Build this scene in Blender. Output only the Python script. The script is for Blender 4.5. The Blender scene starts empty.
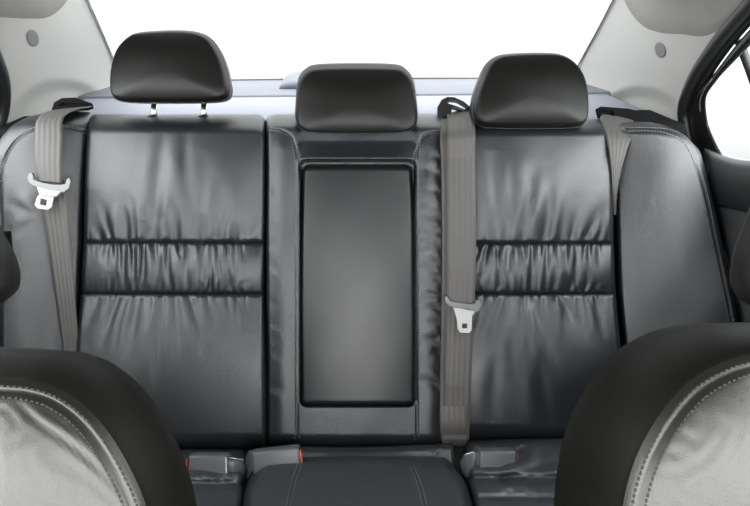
import bpy, math, random
import numpy as np
from mathutils import Vector, Matrix
random.seed(7)
SC = bpy.context.scene
COL = SC.collection
R = math.radians
# ------------------------------------------------------------------ camera
F = 630.0
ZC = 1.15
CAM = np.array([-0.026, 0.0, ZC])
PITCH, YAW = R(23.4), R(3.0)
cd = bpy.data.cameras.new('camera'); cam = bpy.data.objects.new('camera', cd); COL.objects.link(cam)
cam.location = CAM
cam.rotation_euler = (math.pi/2-PITCH, 0, -YAW)
cd.sensor_width = 36; cd.lens = F/750*36; cd.clip_start = .01
SC.camera = cam
M3 = np.array(cam.rotation_euler.to_matrix())
RT, UP, FW = M3[:, 0], M3[:, 1], -M3[:, 2]

def rays(px, py):
    px = np.asarray(px, float); py = np.asarray(py, float)
    a = (px-375)/F; b = (253-py)/F
    return RT*a[..., None]+UP*b[..., None]+FW

# seat-back plane: bottom (y 1.0) leans back to the top (y 1.25)
P0 = np.array([0, 1.0, ZC-.84]); TOPP = np.array([0, 1.25, ZC-.29])
SU = (TOPP-P0)/np.linalg.norm(TOPP-P0)
SN = np.array([0, -SU[2], SU[1]])

def seat(px, py, w=0.):
    d = rays(px, py); w = np.asarray(w, float)
    t = (w-((CAM-P0)@SN))/(d@SN)
    return CAM+d*t[..., None]

def plane_surf(P, N):
    P = np.array(P, float); N = np.array(N, float); N = N/np.linalg.norm(N)
    def f(px, py, w=0.):
        d = rays(px, py); w = np.asarray(w, float)
        t = (w-((CAM-P)@N))/(d@N)
        return CAM+d*t[..., None]
    return f

def wallX(y, z):
    zr = z-ZC
    sp = lambda v, k: k*np.log1p(np.exp(np.clip(v/k, -40, 40)))
    return .78-.13*sp(y-1.25, .05)-.566*sp(zr+.28, .025)

def wall(side):
    def f(px, py, off=0.):
        d = rays(px, py); off = np.asarray(off, float)
        lo = np.full(d.shape[:-1], .15); hi = np.full(d.shape[:-1], 6.)
        for _ in range(40):
            m = (lo+hi)/2; p = CAM+d*m[..., None]
            out = side*p[..., 0] > wallX(p[..., 1], p[..., 2])-off
            hi = np.where(out, m, hi); lo = np.where(out, lo, m)
        return CAM+d*lo[..., None]
    return f
WL, WR = wall(-1), wall(1)

# ------------------------------------------------------------------ materials
def mat(name, col, rough=.5, metal=0., spec=.5, bump=None, coat=0., col2=None, c_scale=20):
    m = bpy.data.materials.new(name); m.use_nodes = True
    nt = m.node_tree; b = nt.nodes['Principled BSDF']
    b.inputs['Base Color'].default_value = (*col, 1); b.inputs['Roughness'].default_value = rough
    b.inputs['Metallic'].default_value = metal; b.inputs['Specular IOR Level'].default_value = spec
    b.inputs['Coat Weight'].default_value = coat; b.inputs['Coat Roughness'].default_value = .25
    tc = nt.nodes.new('ShaderNodeTexCoord')
    n = nt.nodes.new('ShaderNodeTexNoise'); n.inputs['Scale'].default_value = c_scale; n.inputs['Detail'].default_value = 4
    nt.links.new(tc.outputs['Object'], n.inputs['Vector'])
    mx = nt.nodes.new('ShaderNodeMix'); mx.data_type = 'RGBA'
    mx.inputs[6].default_value = (*col, 1); c2 = col2 or tuple(c*.85 for c in col)
    mx.inputs[7].default_value = (*c2, 1)
    nt.links.new(n.outputs['Fac'], mx.inputs[0]); nt.links.new(mx.outputs[2], b.inputs['Base Color'])
    if bump:
        sc, st, kind = bump
        if kind == 'leather':
            v = nt.nodes.new('ShaderNodeTexVoronoi'); v.inputs['Scale'].default_value = sc; v.feature = 'DISTANCE_TO_EDGE'
            nt.links.new(tc.outputs['Object'], v.inputs['Vector'])
            r = nt.nodes.new('ShaderNodeMapRange'); r.inputs[2].default_value = .18
            nt.links.new(v.outputs['Distance'], r.inputs[0])
            src = r.outputs[0]
            n2 = nt.nodes.new('ShaderNodeTexNoise'); n2.inputs['Scale'].default_value = sc*.18; n2.inputs['Detail'].default_value = 3
            nt.links.new(tc.outputs['Object'], n2.inputs['Vector'])
            ad = nt.nodes.new('ShaderNodeMath'); ad.operation = 'ADD'
            nt.links.new(src, ad.inputs[0]); nt.links.new(n2.outputs['Fac'], ad.inputs[1]); src = ad.outputs[0]
        elif kind == 'rib':
            uv = nt.nodes.new('ShaderNodeUVMap')
            wv = nt.nodes.new('ShaderNodeTexWave'); wv.inputs['Scale'].default_value = sc; wv.bands_direction = 'X'
            nt.links.new(uv.outputs[0], wv.inputs['Vector']); src = wv.outputs['Fac']
        else:
            n2 = nt.nodes.new('ShaderNodeTexNoise'); n2.inputs['Scale'].default_value = sc; n2.inputs['Detail'].default_value = 2
            nt.links.new(tc.outputs['Object'], n2.inputs['Vector']); src = n2.outputs['Fac']
        bp = nt.nodes.new('ShaderNodeBump'); bp.inputs['Strength'].default_value = st; bp.inputs['Distance'].default_value = .001
        nt.links.new(src, bp.inputs['Height']); nt.links.new(bp.outputs[0], b.inputs['Normal'])
    return m

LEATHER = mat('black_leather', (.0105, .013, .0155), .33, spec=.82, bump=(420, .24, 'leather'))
LEATHER_CUSH_LIT = mat('lit_cushion_leather', (.036, .041, .046), .36, spec=.8, bump=(420, .2, 'leather'))  # black seat leather with a lifted base colour, standing in for missing light
LEATHER_IN = mat('smooth_black_leather', (.009, .0105, .011), .34, spec=.6, bump=(480, .15, 'leather'))
LEATHER_HEAD = mat('headrest_leather', (.005, .005, .0042), .40, spec=.32, bump=(520, .15, 'leather'))
LEATHER_FRONT = mat('front_seat_leather', (.010, .0105, .008), .33, spec=.6, bump=(620, .12, 'leather'))
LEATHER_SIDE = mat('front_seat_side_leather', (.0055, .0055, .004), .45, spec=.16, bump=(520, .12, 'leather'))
SHELL = mat('black_backing', (.006, .006, .007), .85, spec=.08)
WEB = mat('grey_webbing', (.085, .082, .078), .55, spec=.4, bump=(1.6, .5, 'rib'))
PLASTIC = mat('charcoal_plastic', (.10, .105, .115), .42, bump=(900, .15, 'noise'))
BLACKP = mat('black_plastic', (.012, .012, .013), .35)
GREYP = mat('light_grey_plastic', (.16, .165, .17), .35)
PALEP = mat('white_plastic', (.45, .45, .44), .4)
METAL = mat('bright_metal', (.5, .5, .51), .3, metal=1.)
CHROME = mat('chrome', (.85, .85, .83), .15, metal=1.)
RED = mat('red_button', (.55, .07, .03), .4)
THREAD = mat('grey_thread', (.17, .18, .18), .6)
THREAD_F = mat('pale_thread', (.03, .03, .026), .65, spec=.25)
TRIM = mat('light_grey_trim', (.38, .373, .355), .7, spec=.2, bump=(1200, .1, 'noise'), col2=(.385, .38, .365))
HEAD = mat('headliner_fabric', (.27, .263, .25), .9, spec=.1, bump=(1500, .25, 'noise'))
CLIP = mat('mid_grey_plastic', (.17, .17, .165), .6)
RUBBER = mat('black_rubber', (.014, .014, .015), .42, spec=.5)
SHELFM = mat('parcel_shelf_fabric', (.21, .22, .265), .5, spec=.5, bump=(1500, .15, 'noise'))
LEDGE = mat('shelf_ledge_vinyl', (.12, .127, .15), .5, spec=.5)
CARD = mat('door_card_vinyl', (.06, .065, .07), .5, bump=(700, .15, 'leather'))
DCARD = mat('dark_door_vinyl', (.018, .02, .021), .5, bump=(700, .15, 'leather'))
CARPET = mat('black_carpet', (.02, .02, .021), .95, spec=.1, bump=(600, .8, 'noise'))
PAINT = mat('black_gloss_frame', (.01, .01, .011), .22)

gm = bpy.data.materials.new('window_glass'); gm.use_nodes = True
nt = gm.node_tree; nt.nodes.clear()
o = nt.nodes.new('ShaderNodeOutputMaterial'); mxs = nt.nodes.new('ShaderNodeMixShader')
tr = nt.nodes.new('ShaderNodeBsdfTransparent'); tr.inputs[0].default_value = (.93, .95, .95, 1)
gl = nt.nodes.new('ShaderNodeBsdfGlossy'); gl.inputs['Roughness'].default_value = .02
fr = nt.nodes.new('ShaderNodeLayerWeight'); fr.inputs[0].default_value = .5
pw_ = nt.nodes.new('ShaderNodeMath'); pw_.operation = 'POWER'; pw_.inputs[1].default_value = 5.
ml_ = nt.nodes.new('ShaderNodeMath'); ml_.operation = 'MULTIPLY_ADD'; ml_.inputs[1].default_value = .12; ml_.inputs[2].default_value = .012
nt.links.new(fr.outputs['Facing'], pw_.inputs[0]); nt.links.new(pw_.outputs[0], ml_.inputs[0]); nt.links.new(ml_.outputs[0], mxs.inputs[0]); nt.links.new(tr.outputs[0], mxs.inputs[1]); nt.links.new(gl.outputs[0], mxs.inputs[2])
nt.links.new(mxs.outputs[0], o.inputs[0])
GLASS = gm

# ------------------------------------------------------------------ object helpers
def link_mesh(name, verts, faces, m, parent=None, smooth=True, uv=None):
    me = bpy.data.meshes.new(name)
    verts = np.asarray(verts, float)
    loc = np.zeros(3)
    if parent is not None: loc = np.array(parent['_o'])
    me.from_pydata((verts-loc).tolist(), [], faces)
    if smooth: me.polygons.foreach_set('use_smooth', [True]*len(me.polygons))
    me.materials.append(m)
    if uv is not None:
        l = me.uv_layers.new(name='UVMap')
        for lp in me.loops: l.data[lp.index].uv = uv[lp.vertex_index]
    me.update()
    ob = bpy.data.objects.new(name, me); COL.objects.link(ob)
    if parent is not None:
        ob.parent = parent
    ob['_o'] = [float(q) for q in loc]
    return ob

def thing(name, label, cat, loc, group=None):
    e = bpy.data.objects.new(name, None); COL.objects.link(e); e.location = loc; e.empty_display_size = .05
    e['label'] = label; e['category'] = cat; e['_o'] = list(loc)
    if group: e['group'] = group
    return e

def tag(o, label, cat, group=None):
    o['label'] = label; o['category'] = cat
    if group: o['group'] = group
    return o

def struct(o, label=None):
    o['kind'] = 'structure'
    if label: o['label'] = label
    return o

def interp(pts):
    xs = [p[0] for p in pts]; ys = [p[1] for p in pts]
    return lambda v: np.interp(v, xs, ys)

def sint(pts):       # smooth (Catmull-like) interpolation by dense resample
    xs = np.array([p[0] for p in pts], float); ys = np.array([p[1] for p in pts], float)
    m = np.gradient(ys, xs)
    def f(v):
        v = np.clip(np.asarray(v, float), xs[0], xs[-1])
        i = np.clip(np.searchsorted(xs, v)-1, 0, len(xs)-2)
        h = xs[i+1]-xs[i]; t = (v-xs[i])/h
        return ((2*t**3-3*t**2+1)*ys[i]+(t**3-2*t**2+t)*h*m[i]+(-2*t**3+3*t**2)*ys[i+1]+(t**3-t**2)*h*m[i+1])
    return f

def closed_grid(P, back):      # P (n,m,3) front, back (n,m,3) rear copy; closed solid, returns verts, faces, uv
    n, m, _ = P.shape
    v = P.reshape(-1, 3); faces = []
    idx = np.arange(n*m).reshape(n, m)
    for i in range(n-1):
        a = idx[i, :-1]; b = idx[i, 1:]; c = idx[i+1, 1:]; d = idx[i+1, :-1]
        faces += np.stack([a, d, c, b], 1).tolist()
    ring = [(0, j) for j in range(m)]+[(i, m-1) for i in range(1, n)]+[(n-1, j) for j in range(m-2, -1, -1)]+[(i, 0) for i in range(n-2, 0, -1)]
    base = n*m
    K = len(ring)
    bi = {q: k for k, q in enumerate(ring)}
    st = max(1, min(n, m)//12)
    for k in range(K):
        a = int(idx[ring[k]]); b = int(idx[ring[(k+1) % K]])
        faces.append([a, b, base+b, base+a])
    for i in range(n-1):
        a = idx[i, :-1]; b = idx[i, 1:]; c = idx[i+1, 1:]; d = idx[i+1, :-1]
        faces += (base+np.stack([a, b, c, d], 1)).tolist()
    allv = np.concatenate([v, back.reshape(-1, 3)])
    s = np.linspace(0, 1, m); t = np.linspace(0, 1, n)
    uv = [(s[j], t[i]) for i in range(n) for j in range(m)]*2
    return allv, faces, uv

def edrop(d, r, D):
    q = 1-np.clip(d/r, 0, 1)
    return D*(1-np.sqrt(np.clip(1-q*q, 0, 1)))

def seg_dist(x, y, pts):
    best = np.full(np.shape(x), 1e9)
    for (x0, y0), (x1, y1) in zip(pts[:-1], pts[1:]):
        dx, dy = x1-x0, y1-y0
        t = np.clip(((x-x0)*dx+(y-y0)*dy)/(dx*dx+dy*dy), 0, 1)
        best = np.minimum(best, np.hypot(x-x0-t*dx, y-y0-t*dy))
    return best

def smooth_poly(pts, n=60, closed=False):
    pts = np.array(pts, float)
    if closed: pts = np.vstack([pts, pts[:1]])
    d = np.concatenate([[0], np.cumsum(np.linalg.norm(np.diff(pts, axis=0), axis=1))])
    if closed:
        q = pts[:-1]; L = len(q)
        out = []
        for i in range(L):
            p0, p1, p2, p3 = q[i-1], q[i], q[(i+1) % L], q[(i+2) % L]
            k = max(2, int(round(n*(d[i+1]-d[i])/d[-1])))
            for t in np.linspace(0, 1, k, endpoint=False):
                out.append(.5*((2*p1)+(-p0+p2)*t+(2*p0-5*p1+4*p2-p3)*t*t+(-p0+3*p1-3*p2+p3)*t**3))
        return np.array(out)
    u = np.linspace(0, d[-1], n)
    return np.stack([sint(list(zip(d, pts[:, c])))(u) for c in range(pts.shape[1])], 1)

def pad(name, m, parent, L, Rr, T, B, w, drops, extra=None, grooves=(), surf=seat, res=1.6, back=.05):
    """drops: dict l,r,t,b -> (px radius, depth).  L,Rr functions of y; T,B functions of s."""
    L = L if callable(L) else (lambda y, c=L: np.full(np.shape(y), float(c)))
    Rr = Rr if callable(Rr) else (lambda y, c=Rr: np.full(np.shape(y), float(c)))
    T = T if callable(T) else (lambda y, c=T: np.full(np.shape(y), float(c)))
    B = B if callable(B) else (lambda y, c=B: np.full(np.shape(y), float(c)))
    gr = [(smooth_poly(g[0], 40), g[1], g[2]) for g in grooves]
    def H(x, y):
        x = np.asarray(x, float); y = np.asarray(y, float)
        l = L(y); r = Rr(y); s = np.clip((x-l)/(r-l), 0, 1); tt = T(s); bb = B(s)
        t = np.clip((y-tt)/(bb-tt), 0, 1)
        h = w(s, t) if callable(w) else np.full(np.shape(s), float(w))
        tot = 0
        for k, dd in (('l', x-l), ('r', r-x), ('t', y-tt), ('b', bb-y)):
            if k in drops: tot = tot+edrop(dd, *drops[k])**1.5
        h = h-tot**(1/1.5)
        if extra is not None: h = h+extra(x, y, s, t)
        for g, wd, dp in gr: h = h-dp*np.exp(-(seg_dist(x, y, g)/wd)**2)
        return h
    ymid = np.linspace(float(T(.5)), float(B(.5)), 5)
    W = float(np.max(Rr(ymid)-L(ymid))); Hh = float(np.max(B(np.linspace(0, 1, 5))-T(np.linspace(0, 1, 5))))
    def warp(n):
        u = np.linspace(0, 1, n); return u-.10*np.sin(2*np.pi*u)*.9
    s = warp(max(8, int(W/res))); t = warp(max(8, int(Hh/res)))
    S, Tt = np.meshgrid(s, t)
    Y = T(S)+(B(S)-T(S))*Tt; X = L(Y)+(Rr(Y)-L(Y))*S
    h = H(X, Y)
    P = surf(X, Y, h)
    Bk = surf(X, Y, np.minimum(h, h.min())-0*h-.0)
    # back rim: pushed behind along the surface normal, slightly inward
    c = np.mean(P.reshape(-1, 3), 0)
    nrm = (surf(np.array(375.), np.array(253.), np.array(.1))-surf(np.array(375.), np.array(253.), np.array(0.)))
    if surf is seat: nv = SN
    else: nv = None
    if nv is not None: Bk = P-nv*back
    else: Bk = surf(X, Y, h-back)
    v, f, uv = closed_grid(P, Bk)
    ob = link_mesh(name, v, f, m, parent, uv=uv)
    return ob, H

def stitches(name, m, parent, H, surf, line, step=3.2, ln=2.1, wd=.55, lift=.0006, n=300, th=.0010):
    p = smooth_poly(line, n)
    d = np.concatenate([[0], np.cumsum(np.linalg.norm(np.diff(p, axis=0), axis=1))])
    V = []; Fc = []
    q = 0.
    while q+ln < d[-1]:
        a = np.array([np.interp(q, d, p[:, 0]), np.interp(q, d, p[:, 1])]); b = np.array([np.interp(q+ln, d, p[:, 0]), np.interp(q+ln, d, p[:, 1])])
        t = (b-a)/max(1e-6, np.linalg.norm(b-a)); nn = np.array([-t[1], t[0]])*wd
        base = len(V)
        mid = (a+b)/2
        prof = [(a, .3, 0), (a*.75+b*.25, 1, 1), (a*.25+b*.75, 1, 1), (b, .3, 0)]
        for c, k, up in prof:
            for sgn, uz in ((-1, 0), (0, 1), (1, 0)):
                x, y = c+nn*sgn*k
                hh = H(np.array(x), np.array(y))+lift+(th*up if sgn == 0 else 0)-(0 if sgn == 0 else .0008)
                V.append(surf(np.array(x), np.array(y), hh))
        for r_ in range(3):
            for c_ in range(2):
                a0 = base+r_*3+c_
                Fc.append([a0, a0+3, a0+4, a0+1])
        Fc.append([base, base+1, base+2]); Fc.append([base+9, base+11, base+10])
        for r_ in range(3): Fc.append([base+r_*3, base+r_*3+2, base+r_*3+5, base+r_*3+3])
        q += step
    return link_mesh(name, V, Fc, m, parent)

def strip(name, m, parent, rows, surf=seat, thick=.0014, n=80, mcols=9, curve=0.):
    """rows: (xl,yl,xr,yr,w) belt edges in picture terms, w = height over the surface"""
    r = smooth_poly(rows, n)
    u = np.linspace(0, 1, mcols)
    X = r[:, 0:1]*(1-u)+r[:, 2:3]*u; Y = r[:, 1:2]*(1-u)+r[:, 3:4]*u
    W = r[:, 4:5]+curve*(1-(2*u-1)**2)
    if r.shape[1] > 5: W = r[:, 4:5]*(1-u)+r[:, 5:6]*u+curve*(1-(2*u-1)**2)
    P = surf(X, Y, W); Bk = surf(X, Y, W-thick)
    n_, m_ = X.shape
    idx = np.arange(n_*m_).reshape(n_, m_); off = n_*m_
    faces = []
    for i in range(n_-1):
        for j in range(m_-1):
            a, b, c, d = int(idx[i, j]), int(idx[i, j+1]), int(idx[i+1, j+1]), int(idx[i+1, j])
            faces.append([a, d, c, b]); faces.append([a+off, b+off, c+off, d+off])
        a, d = int(idx[i, 0]), int(idx[i+1, 0]); faces.append([a, a+off, d+off, d])
        a, d = int(idx[i, -1]), int(idx[i+1, -1]); faces.append([a, d, d+off, a+off])
    for j in range(m_-1):
        a, b = int(idx[0, j]), int(idx[0, j+1]); faces.append([a, b, b+off, a+off])
        a, b = int(idx[-1, j]), int(idx[-1, j+1]); faces.append([a, a+off, b+off, b])
    t = np.linspace(0, 1, n_)
    uv = [(u[j], t[i]) for i in range(n_) for j in range(m_)]*2
    return link_mesh(name, np.concatenate([P.reshape(-1, 3), Bk.reshape(-1, 3)]), faces, m, parent, uv=uv)

def frame_at(px, py, w, surf=seat, ax=None):
    """metric frame on the seat plane"""
    return surf(np.array(float(px)), np.array(float(py)), np.array(float(w)))

def tube(name, m, parent, pts, rad, seg=12, closed=False, n=None):
    pts = np.array(pts, float)
    if n: pts = smooth_poly(pts, n, closed)
    N = len(pts); V = []; Fc = []
    tang = np.gradient(pts, axis=0) if not closed else np.roll(pts, -1, 0)-np.roll(pts, 1, 0)
    up = np.array([0, 0, 1.])
    if abs(tang[0]/np.linalg.norm(tang[0])@up) > .9: up = np.array([0, 1., 0])
    x = np.cross(up, tang[0]); x /= np.linalg.norm(x)
    for i in range(N):
        t = tang[i]/np.linalg.norm(tang[i]); x = x-t*(x@t); x /= np.linalg.norm(x); y = np.cross(t, x)
        r = rad[i] if hasattr(rad, '__len__') else rad
        for k in range(seg):
            a = 2*math.pi*k/seg; V.append(pts[i]+r*(math.cos(a)*x+math.sin(a)*y))
    for i in range(N-1 if not closed else N):
        for k in range(seg):
            a = i*seg+k; b = i*seg+(k+1) % seg; j = (i+1) % N
            Fc.append([a, b, j*seg+(k+1) % seg, j*seg+k])
    if not closed:
        Fc.append(list(range(seg))[::-1]); Fc.append([(N-1)*seg+k for k in range(seg)])
    return link_mesh(name, V, Fc, m, parent)

def plate(name, m, parent, loops, w, thick, surf=seat, bevel=.0008, tilt=None):
    """polygon (first loop outer, others holes) in picture terms laid on a surface plane and extruded"""
    cu = bpy.data.curves.new('c', 'CURVE'); cu.dimensions = '2D'; cu.fill_mode = 'BOTH'
    cx, cy = np.mean(np.array(loops[0], float), 0)
    O = surf(np.array(cx), np.array(cy), np.array(float(w)))
    AX = np.array([1., 0, 0]); AU = SU; AN = SN
    for lp in loops:
        sp = cu.splines.new('POLY'); sp.points.add(len(lp)-1); sp.use_cyclic_u = True
        for p, (x, y) in zip(sp.points, lp):
            q = surf(np.array(float(x)), np.array(float(y)), np.array(float(w)))-O
            p.co = (q@AX, q@AU, 0, 1)
    cu.extrude = max(0., thick/2-bevel); cu.bevel_depth = bevel; cu.bevel_resolution = 2; cu.offset = -bevel
    ob = bpy.data.objects.new('t', cu); COL.objects.link(ob)
    dg = bpy.context.evaluated_depsgraph_get(); me = bpy.data.meshes.new_from_object(ob.evaluated_get(dg))
    v = np.array([x.co for x in me.vertices]); f = [list(p.vertices) for p in me.polygons]
    bpy.data.objects.remove(ob); 
    W = O+v[:, 0:1]*AX+v[:, 1:2]*AU+v[:, 2:3]*AN
    return link_mesh(name, W, f, m, parent, smooth=False)

def rbox(name, m, parent, O, ax, ay, az, half, bev=.003, seg=3, taper=None):
    """bevelled box; ax, ay, az unit vectors, half sizes"""
    import bmesh
    bm = bmesh.new(); bmesh.ops.create_cube(bm, size=2)
    for v in bm.verts:
        k = 1.
        v.co = Vector((v.co.x*half[0], v.co.y*half[1], v.co.z*half[2]))
        if taper:
            q = (v.co.x/half[0]+1)/2; v.co.y *= (1-q)*taper[0]+q*taper[1]; v.co.z *= (1-q)*taper[0]+q*taper[1]
    bmesh.ops.bevel(bm, geom=bm.edges[:], offset=bev, segments=seg, profile=.5, affect='EDGES')
    bm.verts.ensure_lookup_table()
    O, ax, ay, az = map(lambda a: np.array(a, float), (O, ax, ay, az))
    V = [O+v.co.x*ax+v.co.y*ay+v.co.z*az for v in bm.verts]; Fc = [[q.index for q in f.verts] for f in bm.faces]
    bm.free()
    return link_mesh(name, V, Fc, m, parent)

def loft(name, m, parent, outline, O, ax, ay, an, face, gusset, hfun=None, rings=26, cen=None):
    """outline: (K,2) metric; face: function(s)->height of front; gusset: list of (outward, back)"""
    K = len(outline); c = np.mean(outline, 0) if cen is None else np.array(cen)
    nx = np.roll(outline, -1, 0)-np.roll(outline, 1, 0); nx = np.stack([nx[:, 1], -nx[:, 0]], 1)
    nx /= np.linalg.norm(nx, axis=1)[:, None]
    area = np.sum(outline[:, 0]*np.roll(outline[:, 1], -1)-np.roll(outline[:, 0], -1)*outline[:, 1])
    if area < 0: nx = -nx
    V = []; Fc = []
    V.append((c[0], c[1], face(0., c)))
    ss = 1-(1-np.linspace(0, 1, rings+1)[1:])**1.6
    for s in ss:
        for k in range(K):
            p = c+(outline[k]-c)*s; V.append((p[0], p[1], face(s, p)))
    e0 = face(1., outline[0])
    for (o_, b_) in gusset:
        for k in range(K):
            p = outline[k]+nx[k]*o_ if np.isscalar(o_) or o_ is not None else outline[k]
            V.append((p[0], p[1], face(1., outline[k])-b_))
    cb = len(V); V.append((c[0], c[1], e0-gusset[-1][1]-.008))
    NR = rings+len(gusset)
    for k in range(K): Fc.append([0, 1+k, 1+(k+1) % K])
    for r_ in range(NR-1):
        a = 1+r_*K
        for k in range(K): Fc.append([a+k, a+K+k, a+K+(k+1) % K, a+(k+1) % K])
    a = 1+(NR-1)*K
    for k in range(K): Fc.append([a+k, cb, a+(k+1) % K])
    if area < 0: Fc = [f[::-1] for f in Fc]
    V = np.array(V)
    W = np.array(O)+V[:, 0:1]*ax+V[:, 1:2]*ay+V[:, 2:3]*an
    return W, Fc, nx

# ------------------------------------------------------------------ wrinkles
def make_wrinkles(specs):
    """specs: (x0,y0,x1,y1,width,depth,bend)"""
    def f(x, y):
        out = np.zeros(np.shape(x))
        for x0, y0, x1, y1, wd, dp, bend in specs:
            dx, dy = x1-x0, y1-y0; ln = math.hypot(dx, dy); tx, ty = dx/ln, dy/ln
            a = ((x-x0)*tx+(y-y0)*ty)/ln
            d = (x-x0)*(-ty)+(y-y0)*tx-bend*np.sin(np.clip(a, 0, 1)*math.pi)
            inner = min(abs(y0-q) for q in (242, 244, 294, 446, 476)) > 4
            if inner: k = np.sin(np.clip(a, 0, 1)*math.pi)*.8
            else: k = np.where((a > -.08) & (a < 1), np.clip((a+.08)/.13, 0, 1)*np.clip(1-a, 0, 1)**.8, 0)
            ww = wd*(1+.9*np.clip(a, 0, 1))
            out += 1.3*dp*k*(-np.exp(-(d/ww)**2)+.75*np.exp(-((d-2.0*ww)/(1.3*ww))**2))
        return out
    return f

def gather(x, y, y0, amp, decay, seed, per=6.5):
    ph = seed*1.7
    return amp*np.exp(-np.abs(y-y0)/decay)*(np.sin(x*2*math.pi/per+ph+1.4*np.sin(x*.11+ph))*.6+np.sin(x*2*math.pi/(per*1.7)+ph*2.1)*.4)

def wobble(x, y, amp, sc, seed):
    return amp*(np.sin(x/sc+seed)*np.cos(y/sc*.8+seed*2)+.5*np.sin(x/sc*1.9+y/sc*1.3+seed*3))

def rows_wr(xa, xb, y0, dirn, n, lmin, lmax, spread, wd, dp, seed):
    rd = random.Random(seed); S = []
    for i in range(n):
        q = (i+.5+rd.uniform(-.35, .35))/n; x0 = xa+(xb-xa)*q
        ln = rd.uniform(lmin, lmax)*(1-.45*abs(2*q-1)); sx = (2*q-1)*spread+rd.uniform(-.08, .08)
        S.append((x0, y0, x0+sx*ln, y0+dirn*ln, rd.uniform(*wd), rd.uniform(*dp), rd.uniform(-3, 3)))
    return S

def full_wr(xa, xb, n, seed):      # folds that run the whole height of the narrow middle band
    rd = random.Random(seed)
    return [(xa+(xb-xa)*(i+.5+rd.uniform(-.3, .3))/n, 243, xa+(xb-xa)*(i+.5+rd.uniform(-.5, .5))/n, 320, rd.uniform(1.5, 2.6), rd.uniform(.0014, .003), rd.uniform(-3, 3)) for i in range(n)]
# ================================================================== REAR BACKREST
back = thing('rear_seat', 'wide black leather rear bench seat with gathered backrest panels and folded centre armrest', 'seat', (0, .80, 0))
def bulge(c, a, b=0): return lambda s, t: c+a*(1-(2*s-1)**2)+b*(1-(2*t-1)**2)

pl = plate('backing', SHELL, back, [[(2, 150), (30, 128), (90, 122), (440, 126), (610, 128), (680, 140), (700, 190), (735, 330), (745, 440), (745, 470), (-4, 470), (-6, 190)]], -.085, .05, bevel=.004)

def tround(y0, r, ra, W):   # rounded top corners
    def f(s):
        s = np.asarray(s, float); dl = s*W; dr = (1-s)*W
        q1 = 1-np.clip(dl/r, 0, 1); q2 = 1-np.clip(dr/r, 0, 1)
        return y0+ra*(1-np.sqrt(np.clip(1-q1*q1, 0, 1)))+ra*(1-np.sqrt(np.clip(1-q2*q2, 0, 1)))
    return f

# --- left outboard panels
Lf = sint([(100, 88), (180, 85), (242, 83), (294, 80), (350, 76), (450, 73)]); Rf = sint([(100, 265.5), (240, 265), (294, 264.5), (450, 266)])
wr_u = make_wrinkles(rows_wr(100, 250, 241, -1, 15, 25, 75, .25, (2.0, 4.2), (.0012, .0030), 3)+[(150, 244, 158, 150, 4.5, .0035, 2), (177, 242, 172, 160, 4, .0030, -2), (197, 242, 204, 150, 5, .0032, 2), (128, 242, 118, 185, 4, .0025, 1), (164, 125, 162, 225, 5, .0022, 2), (186, 125, 190, 225, 5, .0024, 2), (212, 242, 222, 170, 4, .002, 1), (235, 242, 218, 185, 4, .0018, 1), (100, 242, 112, 195, 3.5, .0018, 0)])
wr_m = make_wrinkles(rows_wr(105, 245, 243, 1, 18, 28, 50, .1, (1.3, 2.6), (.0018, .0038), 5)+rows_wr(105, 245, 293, -1, 16, 15, 40, .1, (1.3, 2.6), (.0015, .0032), 6)+[(144, 243, 146, 310, 2.2, .0045, 1.5)]+full_wr(118, 235, 11, 51))
wr_l = make_wrinkles(rows_wr(95, 252, 295, 1, 16, 35, 90, .35, (1.8, 3.8), (.0010, .0026), 8)+[(165, 296, 158, 410, 4, .0022, 3), (190, 296, 208, 360, 3.5, .0026, 0), (120, 296, 100, 350, 3.5, .0022, 0), (140, 296, 125, 370, 3.5, .0024, 0)])
def ex_u(wr, sd, yb):
    return lambda x, y, s, t: wr(x, y)+gather(x, y, yb, .0008, 7, sd)+wobble(x, y, .0010, 19, sd)
def ex_m(wr, sd):
    return lambda x, y, s, t: wr(x, y)+gather(x, y, 242, .0007, 6, sd, 5.)+gather(x, y, 294, .0007, 6, sd+2, 5.3)+wobble(x, y, .0008, 13, sd)
def ex_l(wr, sd):
    return lambda x, y, s, t: wr(x, y)+gather(x, y, 294, .0008, 9, sd)+wobble(x, y, .0010, 23, sd)
pad('upper_panel', LEATHER, back, Lf, Rf, tround(114, 10, 8, 175), 243, bulge(-.004, .016, .012), dict(l=(4.5, .02), r=(4.5, .02), t=(20, .085), b=(5, .012)), ex_u(wr_u, 1, 242), res=1.1)
pad('lumbar_panel', LEATHER, back, Lf, Rf, 241.6, 294.6, bulge(-.006, .018, .010), dict(l=(4.5, .02), r=(4.5, .02), t=(5, .012), b=(5, .012)), ex_m(wr_m, 2), res=1.0)
pad('lower_panel', LEATHER, back, Lf, Rf, 293.4, 450, lambda s, t: .002+.014*(1-(2*s-1)**2)+.022*np.sin(np.clip(t, 0, 1)*math.pi*.9), dict(l=(4.5, .02), r=(4.5, .02), t=(5, .012), b=(18, .05)), ex_l(wr_l, 3), res=1.1)

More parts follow.
